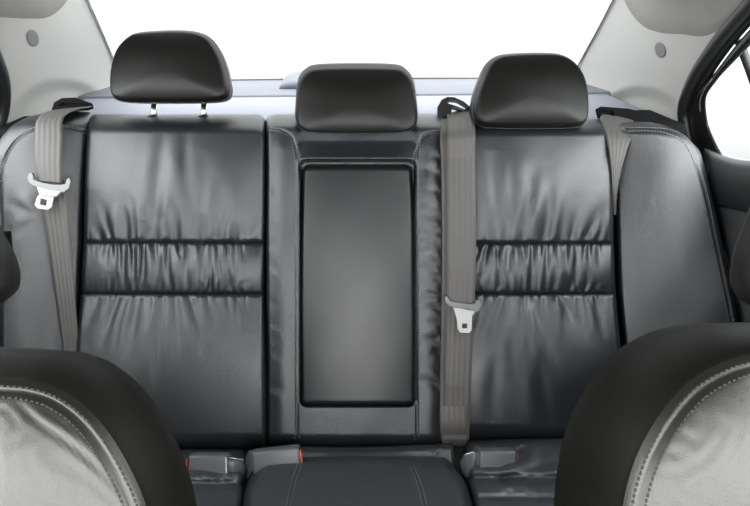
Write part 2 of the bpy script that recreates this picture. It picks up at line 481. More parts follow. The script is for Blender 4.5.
# --- right outboard panels
Lr = sint([(100, 446), (240, 446), (294, 446), (450, 446)]); Rr_ = sint([(100, 609), (160, 612), (242, 614), (294, 616), (350, 621), (450, 625)])
wq_u = make_wrinkles(rows_wr(470, 600, 242, -1, 12, 30, 80, .15, (2.0, 4.2), (.0012, .0028), 13)+[(497, 215, 492, 150, 4.5, .0042, 1), (512, 225, 508, 150, 4, .0036, 1), (524, 232, 530, 165, 4, .003, 2), (545, 240, 548, 160, 4, .0022, 1), (570, 240, 582, 180, 4, .0022, 1), (585, 238, 600, 205, 3, .002, 1), (470, 180, 474, 235, 4, .002, 1)])
wq_m = make_wrinkles(full_wr(480, 585, 9, 52)+rows_wr(470, 600, 243, 1, 18, 30, 50, .1, (1.3, 2.5), (.0018, .0036), 15)+rows_wr(470, 600, 293, -1, 14, 15, 40, .12, (1.3, 2.5), (.0015, .003), 16))
wq_l = make_wrinkles(rows_wr(470, 600, 295, 1, 14, 40, 90, .30, (1.8, 3.6), (.0012, .0028), 18)+[(530, 296, 560, 380, 3.5, .003, 0), (515, 296, 512, 380, 4, .0025, 1), (560, 296, 590, 345, 3.5, .003, 0), (490, 300, 470, 350, 3.5, .003, 0), (540, 350, 552, 436, 5, .0018, 2), (500, 340, 492, 430, 5, .0018, 2)])
pad('upper_panel', LEATHER, back, Lr, Rr_, tround(119, 10, 8, 165), 244, bulge(-.004, .016, .012), dict(l=(4.5, .02), r=(4.5, .02), t=(18, .085), b=(5, .012)), ex_u(wq_u, 5, 243), res=1.1)
pad('lumbar_panel', LEATHER, back, Lr, Rr_, 242.6, 294.6, bulge(-.006, .018, .010), dict(l=(4.5, .02), r=(4.5, .02), t=(5, .012), b=(5, .012)), ex_m(wq_m, 6), res=1.0)
pad('lower_panel', LEATHER, back, Lr, Rr_, 293.4, 441, lambda s, t: .002+.014*(1-(2*s-1)**2)+.022*np.sin(np.clip(t, 0, 1)*math.pi*.9), dict(l=(4.5, .02), r=(4.5, .02), t=(5, .012), b=(18, .05)), ex_l(wq_l, 7), res=1.1)

# --- side bolsters
Tb = sint([(0, 172), (.06, 146), (.16, 130), (.3, 120), (.5, 113.5), (.8, 111), (1, 112)])
st_l = [(1, 182), (6, 162), (16, 144), (30, 133), (50, 129), (70, 130), (90, 135)]
st_l2 = [(-3, 180), (3, 158), (14, 140), (30, 129), (50, 125), (70, 126), (90, 131)]
ob, HL = pad('side_bolster', LEATHER, back, -8, sint([(100, 92), (180, 87), (294, 82), (350, 78), (470, 74)]), Tb, 462,
    lambda s, t: .035-.05*s+.018*np.sin(np.clip(s, 0, 1)*math.pi), dict(l=(12, .05), r=(8, .03), t=(18, .08), b=(20, .05)),
    lambda x, y, s, t: wobble(x, y, .0012, 17, 9)+make_wrinkles([(34, 216, 4, 204, 3.5, .0016, 2), (34, 220, 14, 236, 3, .0014, 0), (0, 208, 26, 184, 3.5, .001, 2)])(x, y),
    grooves=[([((a[0]+b[0])/2, (a[1]+b[1])/2) for a, b in zip(st_l, st_l2)], 1.3, .0035)], res=1.3)
for l in (st_l, st_l2): s = stitches('stitching', THREAD, ob, HL, seat, l)
Lb = sint([(100, 611), (160, 613), (242, 616), (294, 618), (350, 623), (450, 627), (480, 628)])
Rb = sint([(100, 668), (125, 684), (145, 697), (180, 708), (250, 724), (325, 741), (420, 757), (480, 764)])
Tb2 = sint([(0, 119), (.3, 121), (.6, 123), (.8, 128), (.92, 136), (1, 150)])
st_r = [(628, 131), (650, 131), (668, 133.5), (682, 140), (690, 152), (699, 180), (712, 240), (728, 315), (736, 360)]
st_r2 = [(628, 127.5), (650, 127.5), (670, 129.5), (686, 136.5), (695, 150), (704, 180), (717, 240), (733, 315), (741, 360)]
ob, HR = pad('side_bolster', LEATHER, back, Lb, Rb, Tb2, 462,
    lambda s, t: -.018+.055*s+.018*np.sin(np.clip(s, 0, 1)*math.pi), dict(l=(6, .025), r=(10, .05), t=(14, .08), b=(20, .05)),
    lambda x, y, s, t: wobble(x, y, .0012, 21, 4), grooves=[([((a[0]+b[0])/2, (a[1]+b[1])/2) for a, b in zip(st_r, st_r2)], 1.3, .0035)], res=1.3)
for l in (st_r, st_r2): stitches('stitching', THREAD, ob, HR, seat, l)

# --- centre section with armrest recess
def box_sd(x, y, x0, x1, y0, y1, r):
    qx = np.abs(x-(x0+x1)/2)-(x1-x0)/2+r; qy = np.abs(y-(y0+y1)/2)-(y1-y0)/2+r
    return np.hypot(np.maximum(qx, 0), np.maximum(qy, 0))+np.minimum(np.maximum(qx, qy), 0)-r
def sstep(v, a, b):
    t = np.clip((v-a)/(b-a), 0, 1); return t*t*(3-2*t)
def ex_c(x, y, s, t):
    d = box_sd(x, y, 299, 416, 160, 407, 8)
    rec = -.034*sstep(-d, -.5, 2.2)
    # band between the stitched lines set a little lower at the top bar
    inner = sstep(x, 294, 302)*sstep(-x, -419, -411)
    h = rec-.006*inner*sstep(-y, -152, -140)
    h = h+.010*np.exp(-((y-160)/7)**2)*inner*sstep(d, -1, 2)*1.0
    rid = .004*(np.exp(-((x-282)/9)**2)+np.exp(-((x-430)/9)**2))*sstep(y, 130, 150)
    wrc = WC(x, y)
    return h+rid+wrc*sstep(d, -2, 2)+wobble(x, y, .0007, 15, 2)
rd = random.Random(4); cw = []
for i in range(16):
    y0 = 165+i*15+rd.uniform(-4, 4); cw.append((443, y0, 443-rd.uniform(12, 24), y0-rd.uniform(4, 16), rd.uniform(2, 3.5), rd.uniform(.0012, .0026), 1))
for i in range(8):
    y0 = 190+i*28+rd.uniform(-6, 6); cw.append((268, y0, 268+rd.uniform(10, 20), y0+rd.uniform(-6, 8), rd.uniform(2, 3.5), rd.uniform(.0006, .0012), 1))
WC = make_wrinkles(cw)
g1 = [(270, 129), (282, 130), (291, 136), (296, 150), (297, 200), (297, 300), (297, 440)]
g2 = [(446, 133), (432, 132), (422, 137), (417.5, 150), (417, 200), (417, 300), (417, 440)]
def sh(l, d): return [(x+d*(1 if y > 140 else .4), y-(0 if y > 140 else d*.8)) for x, y in l]
ob, HC = pad('centre_panel', LEATHER, back, 266, 446, tround(114, 12, 6, 180), 449, bulge(-.002, .010, .006), dict(l=(4.5, .02), r=(4.5, .02), t=(18, .085), b=(16, .06)), ex_c,
    grooves=[(g1, 1.3, .003), (g2, 1.3, .003)], res=1.0)
for g in (g1, g2):
    for d in (-2.2, 2.2): stitches('stitching', THREAD, ob, HC, seat, sh(g, d))
ob, HA = pad('armrest', LEATHER_IN, back, sint([(160, 302), (200, 300.5), (280, 299), (360, 299), (405, 299.5)]), sint([(160, 412), (200, 414), (280, 415.5), (360, 416.5), (405, 416)]), tround(164, 9, 7, 112), lambda s: 407-tround(0, 9, 7, 112)(s),
    bulge(-.008, .009, .007), dict(l=(5, .022), r=(5, .022), t=(7, .026), b=(7, .022)), lambda x, y, s, t: wobble(x, y, .0006, 25, 5), res=1.2, back=.01)
ob['label'] = 'smooth folded centre armrest'

# ================================================================== HEADRESTS (rear)
def out2d(pts, px0, py0, w, n=120, surf=seat, ay=SU):
    O = surf(np.array(float(px0)), np.array(float(py0)), np.array(float(w)))
    p = smooth_poly(pts, n, closed=True)
    P = surf(p[:, 0], p[:, 1], np.full(len(p), float(w)))-O
    return O, np.stack([P[:, 0], P@ay], 1)

def headrest(name, label, pts, ctr, w, tilt, depth, posts, seam=True, post_m=CHROME, m=LEATHER_HEAD, post_bottom=-.02, bulgeh=.018, group=None, cat='headrest', seamw=.0012, stm=THREAD, postw=None, surf=seat):
    O, o2 = out2d(pts, *ctr, w)
    a = R(tilt); ax = np.array([1., 0, 0])
    # axis of thickness rotated towards the horizontal by tilt
    an = SN*math.cos(a)+(-SU)*math.sin(a)
    ay = SU
    e = thing(name, label, cat, tuple(O-SU*.08), 'front headrests' if 'front' in label else 'rear headrests')
    rr = .010
    def face(s, p): return bulgeh*(1-s**2.6)-(.006*max(0, (s-.93)/.07)**2)
    D = depth
    gus = [(-.0006, .002), (.0006, .0045), (.0022, .009), (.0035, .02), (.0035, D*.4), (.001, D*.65), (-.006, D*.86), (-.016, D*.97), (-.03, D), (-.06, D+.003)]
    lo_scale = min(o2[:, 0].ptp(), o2[:, 1].ptp()) if hasattr(o2[:, 0], 'ptp') else 0
    W, Fc, nx = loft('cushion', m, e, o2, O, ax, ay, an, face, gus)
    cu = link_mesh('cushion', W, Fc, m, e)
    # stitched double seam round the face
    V = []; Fs = []
    K = len(o2); per = np.concatenate([[0], np.cumsum(np.linalg.norm(np.diff(np.vstack([o2, o2[:1]]), axis=0), axis=1))])
    for off, bk in ((-.0035, .0012), (.0026, .0125)):
        q = 0
        while q < per[-1]-.004:
            cs = []
            for qq in (q, q+.0035):
                k = np.interp(qq, per, np.arange(K+1)); i = int(k) % K; j = (i+1) % K; f = k-int(k)
                p = o2[i]*(1-f)+o2[j]*f; n_ = nx[i]; n_ = n_/np.linalg.norm(n_)
                cs.append((p+n_*off, n_))
            for (p, n_) in cs:
                for sx, hz in ((-.0008, 0), (0, .0012), (.0008, 0)):
                    pp = p+n_*sx*(1 if off < 0 else .4)
                    zz = face(1., o2[0])-bk+(hz if off < 0 else sx*1.5)
                    if off < 0: zz += .0045
                    if off > 0: pp = pp+n_*(hz+.0004)
                    V.append(O+pp[0]*ax+pp[1]*ay+zz*an)
            b = len(V)-6
            Fs += [[b, b+3, b+4, b+1], [b+1, b+4, b+5, b+2]]
            q += .0056
    if stm: link_mesh('stitching', V, Fs, stm, cu)
    pw = w-depth*.5 if postw is None else postw
    for x, y0, y1 in posts:
        p = [frame_at(x, y0, pw), frame_at(x, (y0+y1)/2, pw), frame_at(x, y1, pw)]
        tube('post', post_m, e, p, .0062, 16)
        c = frame_at(x, y1, pw)
        tube('collar', BLACKP, e, [c-SU*.004, c+SU*.002, c+SU*.005, c+SU*.006], [.016, .016, .013, .009], 20)
    return e

headrest('headrest', 'raised black leather headrest on two chrome posts, above the left rear seat',
    [(111, 62), (116, 48), (126, 37), (138, 32), (172, 30), (194, 31.5), (207, 37), (215, 47), (222, 62), (226, 80), (227, 91), (222, 98), (205, 100), (168, 100.5), (130, 100), (115, 98), (110, 92), (109, 78)],
    (168, 70), .02, 10, .085, [(154, 100, 119), (204, 100, 119)], postw=-.045)
headrest('headrest', 'low wide black leather headrest with double stitching, above the folded centre armrest',
    [(299, 82), (306, 72), (318, 68), (357, 67), (396, 68), (407, 73), (413, 83), (416, 103), (417, 120), (413, 129), (400, 133), (357, 134), (314, 133), (301, 129), (296.5, 120), (297, 102)],
    (357, 104), .035, 24, .085, [(334, 120, 132), (380, 120, 132)], postw=-.03)
headrest('headrest', 'black leather headrest without visible posts, beside the centre belt above the right rear seat',
    [(484, 76), (490, 63), (499, 56), (512, 53.5), (540, 52.5), (562, 54), (576, 62), (585, 75), (589, 92), (589.5, 112), (586, 122), (575, 125.5), (532, 126), (492, 125.5), (480, 122), (476, 112), (478, 94)],
    (533, 92), .03, 8, .085, [(512, 110, 122), (556, 110, 122)], postw=-.035)

# ================================================================== SEAT BELTS
b = thing('seat_belt', 'grey seat belt draped over the left side bolster', 'seat belt', tuple(frame_at(60, 190, .04)), 'rear seat belts')
strip('webbing', WEB, b, [(78, 107, 92, 106, -.062), (60, 109, 90, 107.5, -.052), (46, 112, 80, 109, -.022), (37, 120, 65, 116, .020), (35, 140, 63, 138, .045), (35, 160, 62, 161, .053), (37, 181, 62, 183, .055)], curve=.0012)
strip('webbing', WEB, b, [(40, 178, 64, 180, .047), (42, 200, 67, 200, .043), (49, 245, 71, 245, .033), (56, 295, 75, 295, .022), (63, 348, 79, 345, .005), (69, 400, 82, 400, -.02)], curve=.001)
t_ = plate('belt_tongue', GREYP, b, [[(28, 178), (30, 173.5), (33, 173), (34.5, 176), (35, 180), (42, 182.5), (52, 184.5), (62, 185), (66, 184), (68, 179), (70.5, 178), (72, 181), (70, 189), (65, 192.5), (58, 193.5), (50, 192), (40, 188), (33, 186), (29.5, 183)]], .060, .009, bevel=.0015)
plate('tongue_plate', PALEP, t_, [[(39, 188), (57, 192), (53.5, 199), (52, 207), (48, 210), (38, 208.5), (35, 205), (37, 198), (40, 194)], [(41, 198.5), (47.5, 200), (46.5, 206), (40, 204.5)]], .0605, .004, bevel=.0008)
plate('grip', PALEP, t_, [[(37, 186.5), (50, 190.5), (62, 191.5), (57, 196.5), (52.5, 197), (40, 194.5), (38.5, 190)]], .0625, .008, bevel=.0015)

b = thing('seat_belt', 'grey centre seat belt hanging straight down beside the centre armrest section', 'seat belt', tuple(frame_at(460, 300, .03)), 'rear seat belts')
strip('webbing', WEB, b, [(441, 119, 462, 117, -.030), (440, 128, 462, 126, .0), (441, 160, 464, 160, .016), (442, 240, 464, 240, .018), (441, 330, 464, 330, .018), (440, 395, 466, 395, .028), (441, 436, 468, 436, .020), (443, 446, 468, 446, -.005)], curve=.0006)
strip('webbing', WEB, b, [(446, 113, 470, 109, -.056), (447, 117, 473, 115, -.020), (447, 126, 474.5, 124, .016), (447, 160, 475, 160, .026), (447, 240, 476, 240, .028), (447, 303, 475, 305, .030)], curve=.0008)
strip('webbing', WEB, b, [(447, 300, 474, 300, .0245), (446, 330, 473, 330, .028), (444, 386, 471, 386, .0345), (442, 440, 469, 440, .020)], curve=.0008)
strip('hem', WEB, b, [(444.3, 386.5, 471, 386.5, .0365), (444, 389, 471, 389, .0365)], curve=.0008, n=6)
t_ = plate('belt_tongue', GREYP, b, [[(444, 296.5), (447, 296), (450, 301), (459, 302.5), (470, 304), (475, 303), (476, 300), (479, 301), (481, 304), (480, 308), (477, 312), (472, 310.5), (466, 308.5), (455, 308), (449, 306), (445, 302)]], .037, .009, bevel=.0015)
plate('tongue_plate', PALEP, t_, [[(453, 307), (475, 311), (472, 316), (471.5, 330), (469, 333), (460, 332.5), (457.5, 329), (457, 320), (455, 313)], [(462, 323.5), (467, 323.5), (467, 328), (462, 328)]], .0375, .006, bevel=.001)

b = thing('seat_belt', 'grey seat belt slipping down beside the right side bolster', 'seat belt', tuple(frame_at(620, 150, .0)), 'rear seat belts')
strip('webbing', WEB, b, [(603, 114, 622, 117, -.07), (600, 118, 634, 121, -.045), (604, 130, 633, 133, -.004), (608, 148, 627, 150, .012), (611, 168, 621, 172, .012), (612.5, 195, 617, 196, .002), (613.5, 215, 616, 215, -.02)], curve=.001)

# centre belt guide
g = tag(plate('belt_guide', BLACKP, None, [[(437, 119), (437.5, 107), (441, 100.5), (447, 97.5), (454, 98), (463, 102), (469, 107), (474, 114), (474, 118), (462, 112), (452, 108.5), (449, 119)], [(447, 104), (450, 101.5), (457, 102.5), (466, 108), (464, 110), (455, 106.5)]], -.052, .016, bevel=.002),
    'black belt guide loop on the parcel shelf at the top of the centre belt', 'belt guide')
# outboard belt outlets
def outlet(name, label, surf_pts, slot, w):
    e = thing(name, label, 'belt outlet', tuple(frame_at(*np.mean(surf_pts, 0), w)), 'outer belt outlets')
    plate('bezel', SHELL, e, [surf_pts, slot[::-1]], w, .012, bevel=.002)
    plate('slot_plate', SHELL, e, [slot], w-.004, .006, bevel=.0005)
    return e
outlet('belt_outlet', 'black belt outlet slot at the foot of the left pillar trim', [(52, 112), (55, 103), (63, 98.5), (76, 98), (92, 103.5), (93, 108), (88, 110), (70, 111)], [(60, 106), (64, 103.5), (88, 104.5), (90, 107), (86, 108)], -.08)
outlet('belt_outlet', 'black belt outlet slot at the foot of the right pillar trim', [(596, 109), (600, 107), (628, 109), (642, 113), (648, 121), (646, 125), (625, 122), (598, 118)], [(600, 111), (612, 112), (613, 118), (600, 117)], -.08)

# ================================================================== REAR CUSHION
cush = back
HZ = plane_surf((0, 1.0, ZC-.845), (0, .10, 1.0))
def gr2(y, xs): return xs
g3 = [(300, 462), (294, 480), (288, 506), (276, 560)]; g4 = [(412, 466), (418, 480), (425, 506), (438, 560)]
wr_c = make_wrinkles([(330, 470, 400, 470, 5, .002, 0)])
ob, HCC = pad('centre_seat_pad', LEATHER_CUSH_LIT, cush, sint([(440, 275), (462, 262), (475, 251), (490, 245), (506, 242), (560, 235), (700, 205)]), sint([(440, 440), (466, 454), (480, 464), (495, 470), (520, 476), (700, 520)]), 456, 690,
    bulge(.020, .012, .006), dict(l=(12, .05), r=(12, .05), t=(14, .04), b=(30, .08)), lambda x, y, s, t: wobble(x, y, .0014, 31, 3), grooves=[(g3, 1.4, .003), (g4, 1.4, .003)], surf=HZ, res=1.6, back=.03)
for g in (g3, g4):
    for d in (-2, 2): stitches('stitching', THREAD, ob, HCC, HZ, [(x+d, y) for x, y in g])
wl = make_wrinkles(rows_wr(120, 240, 476, 1, 8, 10, 30, .1, (3, 5), (.002, .004), 31))
pad('seat_pad', LEATHER_CUSH_LIT, cush, sint([(440, -5), (506, -40), (700, -200)]), sint([(440, 246), (480, 245), (506, 243), (560, 238), (700, 212)]), 446, 690, bulge(.0, .02, .01), dict(l=(10, .04), r=(9, .04), t=(12, .04), b=(30, .08)),
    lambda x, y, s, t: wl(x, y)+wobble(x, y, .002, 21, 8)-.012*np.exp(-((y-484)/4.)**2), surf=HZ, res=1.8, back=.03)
wr2 = make_wrinkles(rows_wr(475, 600, 446, 1, 9, 15, 40, .2, (3, 5), (.002, .005), 33)+[(500, 480, 560, 460, 4, .006, 0), (478, 452, 520, 478, 4, .005, 2), (530, 478, 545, 505, 4, .004, 0)])
pad('seat_pad', LEATHER_CUSH_LIT, cush, sint([(436, 464), (470, 466), (500, 472), (520, 478), (700, 524)]), sint([(436, 735), (506, 765), (700, 860)]), 437, 690, bulge(.0, .02, .01), dict(l=(9, .04), r=(10, .04), t=(10, .03), b=(30, .08)),
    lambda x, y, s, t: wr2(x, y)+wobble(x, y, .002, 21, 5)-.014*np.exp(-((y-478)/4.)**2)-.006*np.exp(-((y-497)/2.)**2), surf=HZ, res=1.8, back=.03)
# leather flap closing the gap under the armrest section
wf = make_wrinkles([(310, 455, 380, 451, 3, .004, 0), (400, 452, 448, 460, 3, .005, 1), (330, 461, 300, 456, 3, .003, 0), (440, 450, 446, 466, 3, .003, 0)])
pad('gap_flap', LEATHER_CUSH_LIT, cush, sint([(440, 300), (470, 296)]), sint([(440, 453), (470, 455)]), sint([(0, 449), (.5, 449), (1, 445)]), sint([(0, 466), (.3, 461), (.6, 462.5), (1, 470)]),
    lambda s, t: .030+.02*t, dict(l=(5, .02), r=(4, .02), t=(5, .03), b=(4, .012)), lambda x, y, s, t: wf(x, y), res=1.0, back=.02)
# base box under the pads
rbox('base', CARPET, cush, (0, .80, .145), (1, 0, 0), (0, 1, 0), (0, 0, 1), (.74, .26, .142), .02)

# ================================================================== BUCKLES
def buckle(label, x0, x1, y0, y1, w, red_side, roll, strap, group=None):
    e = thing('seat_belt_buckle', label, 'buckle', tuple(frame_at((x0+x1)/2, (y0+y1)/2, w-.02)), 'buckles between backrest and cushion')
    O = frame_at((x0+x1)/2, (y0+y1)/2, w)
    sc = .002*(1.26-w)/1.26
    a = R(roll); ax = np.array([math.cos(a), 0, 0])+SU*math.sin(a); ay = np.array([-math.sin(a), 0, 0])+SU*math.cos(a)
    hx = (x1-x0)/2*sc; hy = (y1-y0)/2*sc
    # camera facing normal for this surface
    rbox('body', PLASTIC, e, O, ax, ay, SN, (hx, hy, .014), .005, 4)
    rbox('release_button', RED, e, O+ax*red_side*(hx+.0005)+SN*.002, ax, ay, SN, (.0035, hy*.72, .0095), .002, 3)
    rbox('button_surround', BLACKP, e, O+ax*red_side*(hx-.003), ax, ay, SN, (.0045, hy*.93, .0128), .002, 3)
    if strap: strip('strap', PLASTIC, e, strap, thick=.004, n=24, mcols=7, curve=.003)
    return e
e = buckle('charcoal buckle nearest the left front seat, its button facing left', 190, 229, 454, 477, .075, -1, -2, [(226, 459, 225, 470, .082), (236, 460, 233, 474, .078), (243, 461, 238, 480, .068), (246, 470, 240, 489, .05)])
tube('clip_frame', METAL, e, [frame_at(x, y, .088) for x, y in ((226, 457), (226, 472))]+[frame_at(226.5, 473, .088)], .0014, 8)
tube('clip_frame', METAL, e, [frame_at(x, y, .088) for x, y in ((226, 457.5), (242, 459.5), (244, 461))], .0014, 8)
buckle('charcoal buckle with an orange-red end lying on the centre seat pad edge', 254, 300, 448, 473, .075, 1, 4, [(257, 452, 256, 468, .074), (252, 450, 250, 476, .066), (248, 452, 246, 484, .05), (246, 456, 243, 488, .035)])
e = buckle('charcoal buckle on the right cushion with its button facing right', 478, 515, 449, 472, .085, 1, -2, [(482, 453, 482, 466, .088), (474, 452, 475, 468, .088), (465, 454, 469, 476, .076), (460, 462, 465, 486, .055)])
tube('clip_frame', METAL, e, [frame_at(x, y, .094) for x, y in ((464, 455), (473, 452), (476, 456), (475, 466))], .0014, 8)

# ================================================================== FRONT SEATS
def front_seat(label, face_pts, ctr, w, depth, bul, cx_px, ins, sgn, rings=60):
    O, o2 = out2d(face_pts, *ctr, w, n=260)
    ax = np.array([1., 0, 0])
    e = thing('front_seat', label, 'seat', tuple(O-SU*.35), 'front seats')
    c = np.mean(o2, 0)
    per = np.concatenate([[0], np.cumsum(np.linalg.norm(np.diff(np.vstack([o2, o2[:1]]), axis=0), axis=1))])
    P2 = o2
    xc = ins[0]; topu = ins[1]
    def face(s, p):
        d = float(np.min(np.hypot(P2[:, 0]-p[0], P2[:, 1]-p[1]))) if s > .55 else .1
        h = bul*(1-math.exp(-d/.045))*1.1
        if d < .02: h -= .0035*math.exp(-((d-.0085)/.0022)**2)
        if d < .03: h -= .007*(max(0, 1-d/.012))**2
        h += .0007*math.exp(-((d-.045)/.022)**2)*math.sin(p[0]*330+3*math.sin(p[1]*70))*math.sin(p[1]*160+2*math.sin(p[0]*95))+.0008*math.exp(-((d-.022)/.008)**2)*math.sin((p[0]+p[1])*420+2*math.sin(p[0]*60))
        # recessed centre insert
        qx = abs(p[0]-xc)-ins[2]; qy = p[1]-topu
        q = max(qx, qy) if not (qx > -.03 and qy > -.03) else math.hypot(max(qx+.03, 0), max(qy+.03, 0))-.03
        t = min(1, max(0, (-q+.0)/.016)); h -= .022*t*t*(3-2*t)
        return h
    W, Fc, nx = loft('p', LEATHER_FRONT, e, o2, O, ax, SU, SN, face, [(.0005, .002), (.002, .006), (.006, .015), (.013, depth*.3), (.016, depth*.55), (.013, depth*.8), (.004, depth*.93), (-.02, depth), (-.05, depth+.004)], rings=rings, cen=c)
    K = len(o2)
    nf = K+(rings-1)*K
    # face panel mesh and side gusset mesh are two parts
    f_idx = [f for f in Fc if max(f) <= rings*K]
    g_idx = [f for f in Fc if max(f) > rings*K]
    fp = link_mesh('face_panel', W[:rings*K+1], f_idx, LEATHER_FRONT, e)
    off = 1+(rings-1)*K
    gp = link_mesh('side_panel', W[off:], [[i-off for i in f] for f in g_idx], LEATHER_SIDE, e)
    V = []; Fs = []
    for dd, up in ((.0045, .0012), (.0125, .0012)):
        q = 0
        while q < per[-1]-.004:
            for qq in (q, q+.0032):
                k = np.interp(qq, per, np.arange(K+1)); i = int(k) % K; j = (i+1) % K; f = k-int(k)
                p = o2[i]*(1-f)+o2[j]*f; n_ = nx[i]
                for sx, hz in ((-.0009, 0), (0, .0013), (.0009, 0)):
                    if dd > 0:
                        pp = p-n_*(dd+sx); zz = face(.99, pp)+hz+.0004
                    else:
                        pp = p+n_*(.0045+hz); zz = face(1., p)-.014+sx
                    V.append(O+pp[0]*ax+pp[1]*SU+zz*SN)
            b = len(V)-6; Fs += [[b, b+3, b+4, b+1], [b+1, b+4, b+5, b+2]]
            q += .0052
    link_mesh('stitching', V, Fs, THREAD_F, fp)
    return e, O
# left front seat
FLP = [(-260, 377), (-180, 373), (-80, 373), (0, 377), (26, 380), (52, 389), (78, 408), (100, 434), (120, 468), (136, 506), (148, 560), (156, 700), (150, 900), (-400, 900), (-406, 700), (-402, 560), (-393, 506), (-378, 465), (-358, 430), (-336, 402), (-312, 384)]
FLP = [(x+8, y+4) for x, y in FLP]
front_seat('black leather front seat on the left, its shoulder filling the lower left corner', FLP, (-130, 600), .70, .115, .022, -130, (-.0, .14, .118), 1)
FRP = [(1040, 358), (960, 352), (860, 350), (790, 352), (752, 357), (724, 367), (697, 384), (672, 412), (652, 445), (640, 475), (632, 510), (626, 570), (622, 700), (628, 900), (1190, 900), (1196, 700), (1190, 570), (1180, 510), (1168, 460), (1145, 412), (1100, 372)]
FRP = [(x-6, y+1) for x, y in FRP]
front_seat('black leather front seat on the right, its shoulder filling the lower right corner', FRP, (905, 600), .72, .16, .024, 905, (-.0, .15, .136), 1)
headrest('headrest', 'dark front headrest at the left edge, above the left front seat',
    [(-11, 294), (-17, 306), (-36, 312), (-130, 315), (-230, 312), (-250, 306), (-260, 294), (-258, 276), (-242, 240), (-225, 205), (-200, 182), (-130, 174), (-66, 182), (-45, 205), (-32, 236), (-15, 270)],
    (-130, 250), .70, 10, .07, [(-165, 310, 372), (-95, 310, 372)], postw=.66, stm=None)
headrest('headrest', 'dark front headrest at the right edge, above the right front seat',
    [(767, 294), (772, 307), (786, 313), (870, 316), (970, 313), (988, 307), (996, 294), (994, 276), (980, 240), (962, 205), (940, 180), (870, 172), (805, 182), (792, 205), (780, 236), (770, 265)],
    (875, 250), .70, 10, .07, [(840, 310, 352), (910, 310, 352)], postw=.66, stm=None)

# ================================================================== SHELF
zs = ZC-.285
def slab(name, m, x0, x1, y0, y1, z0, z1, parent=None, bev=.004):
    return rbox(name, m, parent, ((x0+x1)/2, (y0+y1)/2, (z0+z1)/2), (1, 0, 0), (0, 1, 0), (0, 0, 1), ((x1-x0)/2, (y1-y0)/2, (z1-z0)/2), bev)
sh_ = thing('parcel_shelf', 'pale grey parcel shelf behind the rear headrests below the back window', 'shelf', (0, 1.62, zs-.03))
slab('shelf_panel', SHELFM, -.70, .70, 1.46, 1.72, zs-.03, zs, sh_)
slab('shelf_front', SHELFM, -.64, .575, 1.33, 1.47, zs-.03, zs, sh_)
for a_, b_ in ((-.745, -.64), (.575, .705)): slab('side_cover', SHELL, a_, b_, 1.30, 1.47, zs-.03, zs+.004, sh_, .004)
slab('rear_ledge', LEDGE, -.72, .72, 1.72, 1.99, zs-.03, zs+.006, sh_, .005)
hp = thing('brake_light', 'dark high brake light housing behind the centre headrest', 'brake light', (0, 1.86, zs+.006))
XS = np.linspace(-1, 1, 41); V = []; Fc = []
for x in XS:
    hgt = .040*(1-abs(x)**5)**.5+.0005; 
    for (yy, zz) in ((1.80, 0), (1.81, .7), (1.84, 1), (1.90, 1), (1.93, .6), (1.935, 0)):
        V.append((-.015+.185*x, 1.865+(yy-1.865)*(1-.2*x**4), zs+.0065+zz*hgt))
for i in range(40):
    for j in range(5): Fc.append([i*6+j, i*6+j+1, (i+1)*6+j+1, (i+1)*6+j])
    Fc.append([i*6+5, i*6, (i+1)*6, (i+1)*6+5])
Fc.append([5, 4, 3, 2, 1, 0]); Fc.append([240+k for k in range(6)])
link_mesh('housing', V, Fc, LEDGE, hp)

# ================================================================== SHELL OF THE CAR
# pillar trims
def bump_arch(x, y, cx, cy, rx, ry):
    d = ((x-cx)/rx)**2+((y-cy)/ry)**2
    return sstep(1.25-d, 0, .75)
def grid_wall(name, m, Lx, Rx, T, B, surf, extra, label, thick=.012, res=2.2):
    s = np.linspace(0, 1, int(170/res)); t = np.linspace(0, 1, int(220/res))
    S, Tt = np.meshgrid(s, t); Y = T+(B-T)*Tt; X = Lx(Y)+(Rx(Y)-Lx(Y))*S
    off = extra(X, Y)
    P = surf(X, Y, off); Bk = surf(X, Y, off-thick)
    v, f, uv = closed_grid(P, Bk)
    return struct(link_mesh(name, v, f, m, None, uv=uv), label)
seam_l = sint([(-60, -60), (-20, -50), (0, 18), (40, 19.5), (55, 16), (66, 6), (76, -12), (90, -40)])
def exl(x, y):
    a = bump_arch(x, y, 62, 120, 48, 38)
    return -.014*a
DLx = sint([(-140, -90), (-60, -45), (0, -20), (30, -8), (60, 3), (90, 8), (120, 6), (150, -4), (200, -20)])
grid_wall('wall_left', TRIM, DLx, sint([(-140, 27), (0, 88), (55, 112), (85, 125), (130, 144)]), -140, 130, WL, exl, 'light grey pillar trim on the left of the back window')
DRx = sint([(-140, 860), (-60, 800), (-20, 765), (10, 741), (45, 713), (80, 690), (105, 680), (130, 684), (160, 696), (200, 716)])
def exr(x, y):
    a = bump_arch(x, y, 640, 125, 44, 36)
    return -.014*a
grid_wall('wall_right', TRIM, sint([(-140, 692), (0, 614), (60, 581), (85, 568), (140, 540)]), DRx, -140, 140, WR, exr, 'light grey pillar trim on the right of the back window')
